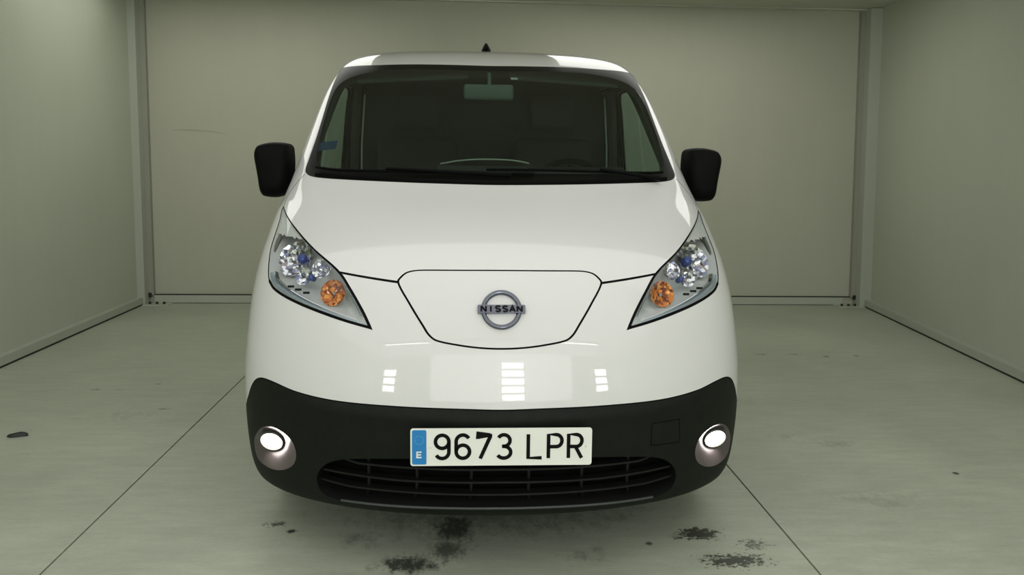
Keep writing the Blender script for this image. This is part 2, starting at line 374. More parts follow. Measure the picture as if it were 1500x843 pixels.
mat('frame_grey', (.33,.35,.29), .5); mat('lamp_case', (.6,.6,.58), .5)
mat('tube_light', (1,1,1), .5, Emission_Color=(1,1,.97), Emission_Strength=14.0)
mat('fill_glow', (1,1,1), .5, Emission_Color=(1,1,.95), Emission_Strength=1.2)
mat('cover_grey', (.30,.31,.245), .6)
mat('day_pane', (1,1,1), .5, Emission_Color=(1,1,1), Emission_Strength=9.0)

def struct(name, mb, m, parent=None, **kw):
    o = mb.build(name, m, parent, **kw)
    if parent is None: o['kind'] = 'structure'
    return o
XL, YB, ZC, YCEIL = -2.925, 4.93, 2.60, 1.4
def xr(y): return 3.525+(y-4.9)*.116                               # the right wall is not quite parallel to the left
Y0 = -1.0
# floor: a bed with three cast bays, open joints between them
fl = struct('floor', MB().box(-9,9,-9.5,5.4,-.20,-.012), 'sub_floor', smooth=False)
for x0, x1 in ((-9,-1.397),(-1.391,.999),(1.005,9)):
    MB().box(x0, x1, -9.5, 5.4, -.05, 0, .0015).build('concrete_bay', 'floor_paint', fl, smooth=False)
LEANL, LEANR = .05, -.10
def quadprism(p, z0, z1, lean=0.0):
    """vertical prism on a floor outline; the top may be out of plumb by lean metres in x"""
    mb = MB(); n = len(p)
    mb.add([(x,y,z0) for x,y in p]+[(x+lean*(z1-z0)/2.6,y,z1) for x,y in p],
           [tuple(range(n))[::-1], tuple(range(n,2*n))]+[(i,(i+1)%n,n+(i+1)%n,n+i) for i in range(n)]); return mb
struct('wall_left', quadprism([(XL,Y0),(XL,YB),(XL-.08,YB),(XL-.08,Y0)], 0, 2.75, LEANL), 'wall_paint', smooth=False)
struct('wall_right', quadprism([(xr(Y0)+.03,Y0),(xr(YB)+.03,YB),(xr(YB)+.12,YB),(xr(Y0)+.12,Y0)], 0, 2.75, LEANR), 'wall_paint', smooth=False)
struct('wall_back', MB().box(XL-.08, xr(YB)+.12, YB, YB+.08, 0, 2.75), 'wall_back_paint', smooth=False)
struct('ceiling', MB().box(-3.05, 3.72, YCEIL, YB+.08, ZC, ZC+.06), 'ceiling_paint', smooth=False)
# skirtings with a dark open joint at the floor
struct('baseboard_left', quadprism([(XL+.048,Y0),(XL+.048,4.80),(XL-.0,4.80),(XL-.0,Y0)], .013, .066), 'trim_paint', smooth=False)
struct('baseboard_right', quadprism([(xr(Y0)-.03,Y0),(xr(4.82)-.03,4.82),(xr(4.82)+.03,4.82),(xr(Y0)+.03,Y0)], .013, .066), 'trim_paint', smooth=False)
struct('baseboard_back', MB().box(-2.82, 3.33, 4.898, YB, .004, .070, .003), 'trim_paint', smooth=False)
struct('trim_1', quadprism([(XL+.046,Y0),(XL+.046,4.80),(XL,4.80),(XL,Y0)], 0, .013), 'gap', smooth=False)
struct('trim_2', quadprism([(xr(Y0)-.028,Y0),(xr(4.82)-.028,4.82),(xr(4.82)+.03,4.82),(xr(Y0)+.03,Y0)], 0, .013), 'gap', smooth=False)
struct('trim_3', MB().box(-2.82, 3.33, 4.902, YB, 0, .006), 'gap', smooth=False)
struct('trim_4', MB().box(XL, xr(YB), YB-.018, YB, .070, .078), 'gap', smooth=False)
# beam under the ceiling along the back wall
struct('trim_5', MB().box(-2.95, xr(YB)+.05, YB-.05, YB, ZC-.012, ZC), 'ceiling_paint', smooth=False)
def column(name, label, x0, x1, lean, side):
    y0, y1 = 4.80, YB
    r = root(name, label, 'column', ((x0+x1)/2, 4.86, 0))
    quadprism([(x0,y0),(x1,y0),(x1,y1-.002),(x0,y1-.002)], .006, ZC-.003, lean).build('shaft', 'trim_paint', r, smooth=False)
    s = 1 if side < 0 else -1; xe = x1 if side < 0 else x0
    # narrow shadow gap cover between shaft and back wall panel
    quadprism([(xe,4.885),(xe+s*.045,4.885),(xe+s*.045,YB-.001),(xe,YB-.001)], .075, ZC-.003, lean).build('cover_strip', 'cover_grey', r, smooth=False)
    a, b = sorted((xe-s*.06, xe+s*.20))
    MB().box(a, b, 4.775, 4.897, 0, .006).build('base_plate', 'steel_plate', r, smooth=False)
    for k in range(3):
        M = Matrix.Translation((xe+s*(.03+.06*k), 4.83, .006))
        MB().lathe([(.0001,.018),(.010,.018),(.012,.012),(.012,0)], M, 10).build('anchor_bolt', 'rubber', r)
    xa, xb = sorted((xe+s*.005, xe+s*.030))
    MB().box(xa, xb, 4.872, 4.884, .055, .095, .004).build('rubber_block', 'rubber', r)
column('corner_column', 'pale square steel column in the corner left of the van', -2.975, -2.862, LEANL, -1)
column('corner_column', 'pale square steel column in the corner right of the van', 3.440, 3.552, LEANR, 1)
# scuff on the back wall and scrap on the floor
mb = MB(); pts = [(-2.60,1.490),(-2.52,1.492),(-2.43,1.491),(-2.34,1.487),(-2.25,1.480),(-2.19,1.468),(-2.15,1.452)]
w = [.003,.007,.006,.004,.004,.003,.001]
mb.add([(x,YB-.0015,z+h) for (x,z),h in zip(pts,w)]+[(x,YB-.0015,z-h) for (x,z),h in zip(pts,w)], [(i,i+1,8+i,7+i) for i in range(6)])
o = mb.build('trim_6', 'scuff', smooth=False); o['kind'] = 'structure'
rng = random.Random(9)
ring = [(math.cos(q)*(.030+.012*rng.random())*(1.25 if math.cos(q) > 0 else 1), math.sin(q)*(.010+.006*rng.random())) for q in (2*PI*i/14 for i in range(14))]
mb = MB().loft([[(-2.132+x*k, 1.39+y*k+x*.25, z+.006*(1+math.sin(9*x*k))*(z > .002)) for x, y in ring] for k, z in ((1,.0005),(1,.004),(.75,.010),(.3,.013))])
o = mb.build('floor_scrap', 'scrap', angle=60); o['label'] = 'crumpled dark scrap lying on the floor near the left wall'; o['category'] = 'scrap'
# the mouth of the booth and the hall behind the photographer
def ceiling_fill(x0, x1, y0, y1, z, label):  # added glowing panel, out of view, to brighten roof, pillars and walls
    r = root('fill_panel', label, 'lamp', ((x0+x1)/2, (y0+y1)/2, z))
    for a, b, c, d in ((x0,x0+.04,y0,y1),(x1-.04,x1,y0,y1),(x0+.04,x1-.04,y0,y0+.04),(x0+.04,x1-.04,y1-.04,y1)):
        MB().box(a, b, c, d, z-.045, z-.001, .004).build('fill_frame', 'lamp_case', r)
    MB().box(x0+.04, x1-.04, y0+.04, y1-.04, z-.035, z-.002).build('fill_diffuser', 'fill_glow', r, smooth=False)
def batten(x0, x1, y, z, label):
    r = root('tube_lamp', label, 'lamp', ((x0+x1)/2, y, z)); 
    MB().box(x0, x1, y-.05, y+.05, z-.05, z, .008).build('lamp_housing', 'lamp_case', r)
    MB().tube([(x0+.03,y,z-.068),(x1-.03,y,z-.068)], .016, 12).build('tube', 'tube_light', r)
    for x in (x0+.02, x1-.02): MB().box(x-.012, x+.012, y-.02, y+.02, z-.09, z-.045, .004).build('end_cap', 'lamp_case', r)
# ------------------------------------------------------------------ the van
VAN = root('panel_van', 'white panel van with black bumper and lit fog lamps, facing the camera', 'van', (0,2.26,0))
KX = 1.05
def dom(P): P = np.asarray(P, float); return np.stack([P[:,0]*KX, P[:,1]], 1)
def onsurf(Q, off=0.0):
    Q = np.asarray(Q, float).reshape(-1, 2); return surf(np.clip(Q[:,0]/KX, -1, 1), np.clip(Q[:,1], 0, _B[-1]), off)
def nsurf(Q): Q = np.asarray(Q, float).reshape(-1, 2); return normal(np.clip(Q[:,0]/KX, -1, 1), Q[:,1])
def mir(P): return np.asarray(P)*[-1,1]
def both(P): P = np.asarray(P, float); return np.concatenate([P, mir(P)[::-1][1:-1]])      # right half from centre top to centre bottom -> loop
wso = dom(TR['ws_outer']); wsi = dom(TR['ws_inner'])
ws_outer = catmull(both(wso), True, corners=(5, 2*len(wso)-2-5)); ws_inner = catmull(both(wsi), True)
flap_h = dom(TR['flap']); flap = catmull(both(flap_h), True, step=.008)
lamp_p = dom(TR['headlamp']); lamp = catmull(lamp_p, True, corners=(0,13), step=.008)
lamp_a = catmull(np.concatenate([lamp_p[13:], lamp_p[:7]]), False, corners=(7,), step=.008); lamp_b = catmull(lamp_p[6:14], False, step=.008)
bt = dom(list(TR['bumper_top'])+[(.87,.665),(.94,.645),(1.0,.64)]); bt_line = catmull(np.concatenate([mir(bt)[::-1][:-1], bt]))
bumper = np.concatenate([bt_line, [(KX,0),(-KX,0)]])
grille_p = dom(TR['grille']); grille = catmull(both(grille_p), True)
fog = catmull(dom(TR['fog']), True, step=.01)
tow = catmull(dom(TR['tow']), True, corners=(0,1,2,3), step=.02)
hf = catmull(dom(TR['hood_front'])); hs = catmull(dom(TR['hoodside']))
hood_r = np.concatenate([catmull(flap_h[:7]), hf, lamp_p[17:13:-1], dom(TR['hoodside']), wso[11:]])
hood = np.concatenate([hood_r, mir(hood_r)[::-1][1:-1]])
seams = [(flap, True, .0055), (hf, False, .0085), (mir(hf), False, .0085), (lamp_a, False, .0085), (mir(lamp_a), False, .0085), (lamp_b, False, .003), (mir(lamp_b), False, .003),
         (hs, False, .005), (mir(hs), False, .005), (bt_line, False, .004), (tow, True, .0035)]
bd = np.concatenate([[(x, 0) for x in np.linspace(-KX, KX, 40)], [(KX, y) for y in np.linspace(0, _B[-1], 120)[1:]],
                     [(x, _B[-1]) for x in np.linspace(KX, -KX, 40)[1:]], [(-KX, y) for y in np.linspace(_B[-1], 0, 120)[1:-1]]])
grid = [(x, y) for y in list(np.arange(.02, 3.3, .02))+list(np.arange(3.32, _B[-1], .06)) for x in np.linspace(-KX+.01, KX-.01, 92)]
polys = [('hood', hood), ('flap', flap), ('headlamp_R', lamp), ('headlamp_L', mir(lamp)), ('frit', ws_outer), ('glass', ws_inner), ('bumper', bumper),
         ('grille', grille), ('fog', fog), ('fog', mir(fog)), ('tow', tow)]
v2, TT, REG, GRV = partition(bd, seams, polys, grid)
SP = onsurf(v2); SN = nsurf(v2)
def panel(name, sel, m, off=0.0, parent=VAN, own_normals=False):
    ids, t = submesh(v2, TT, sel); P = SP[ids]-SN[ids]*np.reshape(off, (-1,1)) if np.any(np.asarray(off) != 0) else SP[ids]
    n = SN[ids]; c = np.cross(P[t[:,1]]-P[t[:,0]], P[t[:,2]]-P[t[:,0]]); bad = (c*n[t[:,0]]).sum(1) < 0
    t = t.copy(); t[bad] = t[bad][:,::-1]
    return raw(name, P, t, None if own_normals else n, m, parent)
body = panel('body_shell', REG == 'shell', 'paint')
panel('hood', REG == 'hood', 'paint')
FLAP = panel('charge_flap', REG == 'flap', 'paint')
bsel = REG == 'bumper'; bids, _t = submesh(v2, TT, bsel); bdist = seg_dist(v2[bids], bt_line, False)
sm = lambda x: np.clip(x, 0, 1)**2*(3-2*np.clip(x, 0, 1))
BUMP = panel('bumper', bsel, 'bumper_plastic', -.009*sm((bdist-.002)/.014)*(1-sm((bdist-.022)/.05))*(1-sm((np.abs(v2[bids][:,0])/KX-.42)/.2)), own_normals=True)   # rolled upper edge
tc = panel('tow_cover', REG == 'tow', 'bumper_plastic', 0.0, BUMP)
WS = panel('windscreen', REG == 'glass', 'windscreen_glass'); WS['label'] = 'dark tinted windscreen glass'
panel('windscreen_border', REG == 'frit', 'black_gloss')
ids, t = submesh(v2, TT, REG == 'seam')
P = SP[ids]-SN[ids]*np.where(GRV[ids], .007, 0.0)[:,None]; raw('panel_seam', P, t, None, 'seam', VAN)
# dark lining of roof and pillars inside the cabin
panel('roof_lining', ((REG == 'shell') | (REG == 'frit')) & (v2[TT].mean(1)[:,1] > 1.95), 'cabin_grey', .03)

# --- bumper: grille opening with slats
def wall_loop(loop, d0, d1, name, m, parent, closed=True):
    a = onsurf(loop, d0); b = onsurf(loop, d1); n = len(loop)
    return MB().add(list(a)+list(b), [(i,(i+1)%n,n+(i+1)%n,n+i) for i in range(n if closed else n-1)]).build(name, m, parent)
wall_loop(grille, 0, .06, 'grille_surround', 'grille_plastic', BUMP)
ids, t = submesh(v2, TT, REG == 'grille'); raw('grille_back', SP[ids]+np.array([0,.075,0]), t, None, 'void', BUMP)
def bar(Q, d0, d1, h, name, m, parent):
    """bar along a line on the skin, from depth d0 to d1, h high"""
    a = onsurf(Q, d0); b = onsurf(Q, d1); up = np.array([0,0,h/2]); n = len(Q)
    return MB().loft([[a[i]-up, a[i]+up, b[i]+up, b[i]-up] for i in range(n)]).build(name, m, parent, smooth=True, angle=30)
for key, dz in (('slat',0), ('slat2',0), ('slat3',0)):
    T_ = np.array(TR[key], float); A = np.linspace(-.47, .47, 95); Bv = np.interp(np.abs(A), T_[:,0], T_[:,1])
    if key == 'slat': Bv += np.maximum(0, np.abs(A)-T_[-1,0])*.25
    Q = dom(np.stack([A, Bv], 1)); Q = Q[inside(Q, grille)]
    bar(Q, .016, .040, .006, 'grille_slat', 'grille_plastic', BUMP)
for x in (-.30, -.18, -.06, .06, .18, .30):
    Q = dom([(x, b) for b in np.linspace(.47, .67, 24)]); Q = Q[inside(Q, grille)]; a = onsurf(Q, .03); b = onsurf(Q, .05); s = np.array([.004,0,0])
    MB().loft([[a[i]-s, a[i]+s, b[i]+s, b[i]-s] for i in range(len(Q))]).build('grille_rib', 'grille_plastic', BUMP)
# lower lip: a rounded ledge under the opening, its highlight painted as lighter plastic
Q = dom([(a, b) for a, b in zip(np.linspace(-.36,.36,60), np.interp(np.abs(np.linspace(-.36,.36,60)), [0,.09,.24,.36], [.476,.4745,.467,.4625]))])
MB().tube(onsurf(Q, -.001), .0045, 8).build('lower_lip', 'lip_highlight', BUMP)

# --- fog lamps in their bowls
for s in (1, -1):
    L = fog if s > 0 else mir(fog); c = Vector((s*.7375, .335, .344)); n = len(L); O = onsurf(L)
    ax = Vector((s*.12, -1, -.42)).normalized(); M = Matrix.Translation(c) @ ax.to_track_quat('Z', 'Y').to_matrix().to_4x4()
    ex, ez = M.to_3x3() @ Vector((1,0,0)), M.to_3x3() @ Vector((0,1,0))
    mid = O.mean(0); ring = []
    for p in O:
        d = Vector(p-mid); q = math.atan2(d.dot(ez), d.dot(ex)); ring.append(q)
    fb = MB().loft([[tuple(Vector(p)*(1-k)+(c+(ex*math.cos(q)+ez*math.sin(q))*.040-ax*dz)*k) for p, q in zip(O, ring)] for k, dz in ((0,0),(.12,0),(.55,.008),(1,.004))], cap=False)
    F = fb.build('fog_lamp', 'fog_bowl', VAN)
    fl_ = MB().lathe([(.0405,-.02),(.0405,.004),(.036,.007),(.0345,.002)], M, 36).build('fog_ring', 'lamp_grey', F)
    MB().lathe([(.0001,.011),(.012,.010),(.024,.006),(.034,.000)], M, 36).build('fog_lens', 'fog_glow', F)

# --- headlamps
lamp_d = seg_dist(v2, lamp, True); lamp_dm = seg_dist(v2, mir(lamp), True)
def facets(mb, c, ax, R, depth, n, rings, jitter, seed):
    """faceted reflector dish opening along ax"""
    g = random.Random(seed); M = Matrix.Translation(c) @ Vector(ax).normalized().to_track_quat('Z', 'Y').to_matrix().to_4x4(); V = []; F = []
    for i in range(rings+1):
        r = R*(.12+.88*i/rings); h = depth*((i/rings)**2)
        for j in range(n):
            q = 2*PI*(j+.5*(i % 2))/n; V.append(M @ Vector((r*math.cos(q), r*math.sin(q), h+g.uniform(-jitter, jitter))))
    for i in range(rings):
        for j in range(n):
            a, b = i*n+j, i*n+(j+1) % n; c2, d = a+n, b+n
            F += [(a,b,c2),(b,d,c2)]
    return mb.add(V, F)
for s, reg, dd in ((1, 'headlamp_R', lamp_d), (-1, 'headlamp_L', lamp_dm)):
    ids, t = submesh(v2, TT, REG == reg)
    depth = np.minimum(.004+np.maximum(dd[ids]-.004, 0)*1.3, .085)
    HL = raw('headlamp', SP[ids]+np.stack([-s*.25*depth, depth, -.0*depth], 1), t, None, 'lamp_silver', VAN)
    HL['label'] = 'swept-back clear headlamp right of the emblem' if s > 0 else 'swept-back clear headlamp left of the emblem'
    sel = REG == reg; lens = panel('headlamp_lens', sel, 'lamp_lens', .001, HL)
    def P(a, b, off): return Vector(surf([s*a], [b], [off])[0])
    fw = Vector((s*.10, -1, .06))
    def AX(a, b): return (Vector(normal([s*a], [b])[0])*.55+Vector((0,-1,0))*.45).normalized()
    for nm, m_, a, b, o_, R_, dp, n_, rg, jt, sd in (('main_reflector','chrome_sparkle',.592,1.275,.046,.064,.026,18,5,.003,3), ('inner_reflector','chrome_sparkle',.462,1.228,.030,.034,.014,12,4,.002,8),
          ('low_reflector','chrome_sparkle',.530,1.185,.030,.032,.012,12,3,.002,18), ('turn_signal','amber',.410,1.130,.022,.042,.010,14,4,.002,28)):
        facets(MB(), P(a, b, o_), AX(a, b), R_, dp, n_, rg, jt, sd+s).build(nm, m_, HL, smooth=False)
    for a, b, o_, r in ((.555, 1.272, .024, .017), (.500, 1.180, .022, .010)):
        c = P(a, b, o_); M = Matrix.Translation(c) @ AX(a, b).to_track_quat('Z', 'Y').to_matrix().to_4x4()
        MB().lathe([(r*math.sin(q), r*math.cos(q)*.8) for q in (.02,.3,.6,.9,1.2,1.57)]+[(r*.95,-.02)], M, 16).build('bulb', 'bulb_blue', HL)
    # bright bezel along the lower and inner edges, dark hood over the main reflector, marker slots
    lo = np.concatenate([lamp_p[18:20], lamp_p[0:8]]) if s > 0 else mir(np.concatenate([lamp_p[18:20], lamp_p[0:8]]))
    cen = lamp_p.mean(0)*[s,1]
    def inset(Q, d): v = cen-Q; return Q+v/np.linalg.norm(v, axis=1, keepdims=True)*d
    lo = catmull(lo, False, corners=(2,), step=.012)
    for d0, d1, f0, m_, nm in ((.010,.027,.004,'bezel_blue','bezel'), (.029,.036,.010,'chrome','bezel_edge')):
        a, b = inset(lo, d0), inset(lo, d1); n = len(lo)
        pa, pb, pc = onsurf(a, f0), onsurf((a+b)/2, f0+.001), onsurf(b, f0+.012)
        MB().add(list(pa)+list(pb)+list(pc), [(i,i+1,n+i+1,n+i) for i in range(n-1)]+[(n+i,n+i+1,2*n+i+1,2*n+i) for i in range(n-1)]).build(nm, m_, HL)
    cb = v2[TT].mean(1); panel('headlamp_top', sel & (cb[:,1] > 1.405+.25*(np.abs(cb[:,0])/KX-.66)), 'lamp_pale', .006, HL)
    hd = catmull(dom([(s*a, b) for a, b in ((.725,1.20),(.735,1.29),(.735,1.38),(.715,1.44),(.665,1.44),(.61,1.40))]), False)
    MB().tube(onsurf(hd, .016), [.002+.007*math.sin(PI*min(1, max(0, i/(len(hd)-1)))) for i in range(len(hd))], 6).build('reflector_hood', 'lamp_grey', HL)
    for a, b in ((.50,1.117),(.535,1.124),(.57,1.131)):
        c = P(a, b, .010); MB().box(c.x-.010, c.x+.010, c.y-.002, c.y+.004, c.z-.0035, c.z+.0035, .001).build('marker_slot', 'void', HL)

# --- number plate
def arc(cx, cy, rx, ry, a0, a1, n=14): return [(cx+rx*math.cos(math.radians(a0+(a1-a0)*i/n)), cy+ry*math.sin(math.radians(a0+(a1-a0)*i/n))) for i in range(n+1)]
GLYPH = {'9': [arc(.30,.695,.255,.255,360,0,28), [(.555,.695),(.555,.33)]+arc(.30,.30,.255,.255,0,-150,14)],
 '6': [arc(.30,.305,.255,.255,180,-180,28), [(.045,.305),(.045,.67)]+arc(.30,.70,.255,.255,180,30,14)],
 '7': [[(.06,.80),(.06,.95),(.55,.95)], [(.545,.995),(.545,.90),(.16,.03)]],
 '3': [arc(.29,.73,.235,.225,150,-90,18)[:-1]+[(.22,.505)], [(.22,.505)]+arc(.29,.275,.265,.230,90,-150,18)],
 'L': [[(.06,.97),(.06,.045),(.58,.045)]], 'P': [[(.06,.03),(.06,.95),(.36,.95)]+arc(.36,.715,.215,.235,90,-90,14)+[(.06,.48)]],
 'R': [[(.06,.03),(.06,.95),(.36,.95)]+arc(.36,.715,.215,.235,90,-90,14)+[(.06,.48)], [(.33,.48),(.57,.03)]],
 'E': [[(.55,.05),(.07,.05),(.07,.95),(.55,.95)], [(.07,.5),(.5,.5)]],
 'N': [[(.06,.02),(.06,.98)], [(.06,.95),(.54,.05)], [(.54,.02),(.54,.98)]], 'I': [[(.3,.02),(.3,.98)]],
 'S': [arc(.30,.73,.235,.225,20,180,10)+[(.07,.70),(.14,.57),(.46,.43)]+arc(.30,.27,.235,.225,20,-160,12)],
 'A': [[(.02,.02),(.30,.97),(.58,.02)], [(.12,.32),(.48,.32)]]}
def strokes(mb, ch, M, w, h, t, depth):
    """letter drawn as raised strokes of width t in the local x-z plane of M (front towards -y)"""
    for line in GLYPH[ch]:
        P = np.array([(x/.6*w, y*h) for x, y in line]); closed = np.linalg.norm(P[0]-P[-1]) < 1e-6
        if closed: P = P[:-1]
        a, b = offset_line(P, t/2, closed), offset_line(P, -t/2, closed)
        rings = [[M @ Vector((q[0], yy, q[1])) for q, yy in ((a[i],-depth),(b[i],-depth),(b[i],0),(a[i],0))] for i in range(len(P))]
        if closed: rings.append(rings[0])
        mb.loft(rings, cap=not closed)
    return mb
PM = Matrix.Translation((0,-.0355,.396)) @ Matrix.Rotation(math.radians(-2), 4, 'X')      # plate frame: x centre, z up from the lower edge
def xf(mb, M): mb.v = [tuple(M @ Vector(v)) for v in mb.v]; return mb
def rrect(x0, x1, z0, z1, r, n=5):
    o = []
    for cx, cz, a in ((x1-r,z1-r,0),(x0+r,z1-r,90),(x0+r,z0+r,180),(x1-r,z0+r,270)): o += [(cx+r*math.cos(math.radians(a+90*i/n)), cz+r*math.sin(math.radians(a+90*i/n))) for i in range(n+1)]
    return o
def slab(x0, x1, z0, z1, r, y0, y1): R_ = rrect(x0, x1, z0, z1, r); return MB().loft([[(x,y0,z) for x,z in R_], [(x,y1,z) for x,z in R_]])
PL = xf(slab(-.26, .26, 0, .110, .008, -.0030, 0), PM).build('number_plate', 'plate_white', VAN); PL['label'] = 'white number plate 9673 LPR with a blue band'
xf(MB().box(-.255, .255, 0.0, .028, .008, .10), PM).build('plate_bracket', 'black_plastic', PL, smooth=False)
xf(slab(-.2555, -.2145, .0045, .1055, .005, -.0036, -.0028), PM).build('country_band', 'plate_blue', PL)
for u, ch in ((.0677,'9'),(.1266,'6'),(.1866,'7'),(.2444,'3'),(.3318,'L'),(.3900,'P'),(.4478,'R')):
    strokes(MB(), ch, PM @ Matrix.Translation((-.26+u, -.003, .0185)), .045, .0755, .0104, .0010).build('plate_character', 'plate_black', PL, smooth=False)
strokes(MB(), 'E', PM @ Matrix.Translation((-.2430, -.0036, .0245)), .016, .0175, .0040, .0006).build('country_letter', 'plate_white', PL, smooth=False)
for k in range(12):
    q = 2*PI*k/12; cx, cz = -.235+.0125*math.cos(q), .076+.0125*math.sin(q); pts = [((.0024 if i % 2 == 0 else .001)*math.sin(PI*i/5), (.0024 if i % 2 == 0 else .001)*math.cos(PI*i/5)) for i in range(10)]
    xf(MB().loft([[(cx+x,-.0039,cz+z) for x,z in pts], [(cx+x,-.0034,cz+z) for x,z in pts]]), PM).build('plate_star', 'plate_star', PL, smooth=False)
for u in (-.2035, .2435): MB().lathe([(.0001,.0022),(.0030,.0020),(.0042,0)], PM @ Matrix.Translation((u,-.003,.055)) @ Matrix.Rotation(PI/2, 4, 'X'), 12).build('rivet', 'sticker_white', PL)

# --- emblem on the charge flap: ring with a name bar
eq = np.array([(0, TR['emblem'][0][1])]); en = Vector(nsurf(eq)[0]); ec = Vector(onsurf(eq)[0])
EM = Matrix.Translation(ec-en*.002) @ Matrix((Vector((1,0,0)), -en, Vector((1,0,0)).cross(-en))).transposed().to_4x4()
prof = [(.046,0),(.0465,.008),(.049,.0115),(.055,.0125),(.0585,.011),(.0600,.006),(.0600,0)]
mb = MB().lathe(prof, EM @ Matrix.Rotation(PI/2, 4, 'X'), 56); RG = mb.build('emblem_ring', 'badge_chrome', FLAP, angle=60)
bp = rrect(-.0700, .0700, -.0125, .0125, .003)
b2 = xf(MB().loft([[(x*k,y,z*k) for x,z in bp] for k, y in ((1,0),(1,-.013),(.985,-.0150))]), EM).build('emblem_bar', 'badge_chrome', FLAP)
for i, ch in enumerate('NISSAN'):
    strokes(MB(), ch, EM @ Matrix.Translation((-.0605+.0210*i, -.0150, -.0088)), .0165, .0176, .0056, .0008).build('emblem_letter', 'badge_black', FLAP, smooth=False)
# --- sides (drawn once on the y-z plane, used for both)
r0 = 2.6/len(ROWS); eb = np.linspace(_B[2]*.999, _B[-1], 90); E_ = surf(np.ones(len(eb)), eb)[:,1:]
def arch(cy, r, a0, a1, n=26): return [(cy+r*math.cos(math.radians(a0+(a1-a0)*i/n)), .31+r*math.sin(math.radians(a0+(a1-a0)*i/n))) for i in range(n+1)]
WF, WR, RA = .935, 3.635, .345
low = [(y, .215) for y in np.linspace(4.3, WR+.335, 6)[:-1]]+arch(WR, RA, -16, 196)+[(y, .215) for y in np.linspace(WR-.335, WF+.335, 20)[1:-1]]+arch(WF, RA, -16, 196)
side_bd = np.array(list(map(tuple, E_))+[(4.3, z) for z in np.linspace(1.745, .215, 20)[1:-1]]+low)
win = catmull([(1.315,1.165),(1.62,1.362),(1.98,1.590),(2.06,1.628),(2.16,1.640),(2.40,1.640),(2.44,1.60),(2.455,1.18),(2.42,1.135),(1.9,1.125),(1.345,1.125),(1.30,1.14)], True, step=.03)
trimz = np.array([(WF+.33,.215),(WR-.33,.215),(WR-.33,.33),(WF+.33,.33)])
door = catmull([(1.22,.36),(1.20,.80),(1.225,1.13),(1.60,1.405),(1.97,1.645),(2.10,1.685),(2.50,1.69),(2.52,1.2),(2.52,.40),(2.46,.34),(1.6,.335),(1.28,.335)], True, step=.04)
slide = catmull([(2.545,.34),(2.545,1.68),(2.60,1.70),(3.35,1.70),(3.42,1.66),(3.44,1.1),(3.42,.70),(3.30,.42),(3.22,.34)], True, corners=(0,1), step=.05)
rail = np.array([(y, .985) for y in np.linspace(3.46, 4.2, 12)])
sg = [(y, z) for y in np.arange(.60, 4.3, .045) for z in np.arange(.22, 1.78, .045)]
s2, ST, SREG, SGRV = partition(side_bd, [(door, True, .007), (slide, True, .007), (rail, False, .02)], [('trim', trimz), ('glass', win)], sg)
def sidemap(Q, off=0.0):
    x = SIDEX(Q[:,1])-off; e = 1e-3; d = (SIDEX(Q[:,1]+e)-SIDEX(Q[:,1]-e))/(2*e)
    n = np.stack([np.ones(len(Q)), np.zeros(len(Q)), -d], 1); n /= np.linalg.norm(n, axis=1, keepdims=True)
    return np.stack([x, Q[:,0], Q[:,1]], 1), n
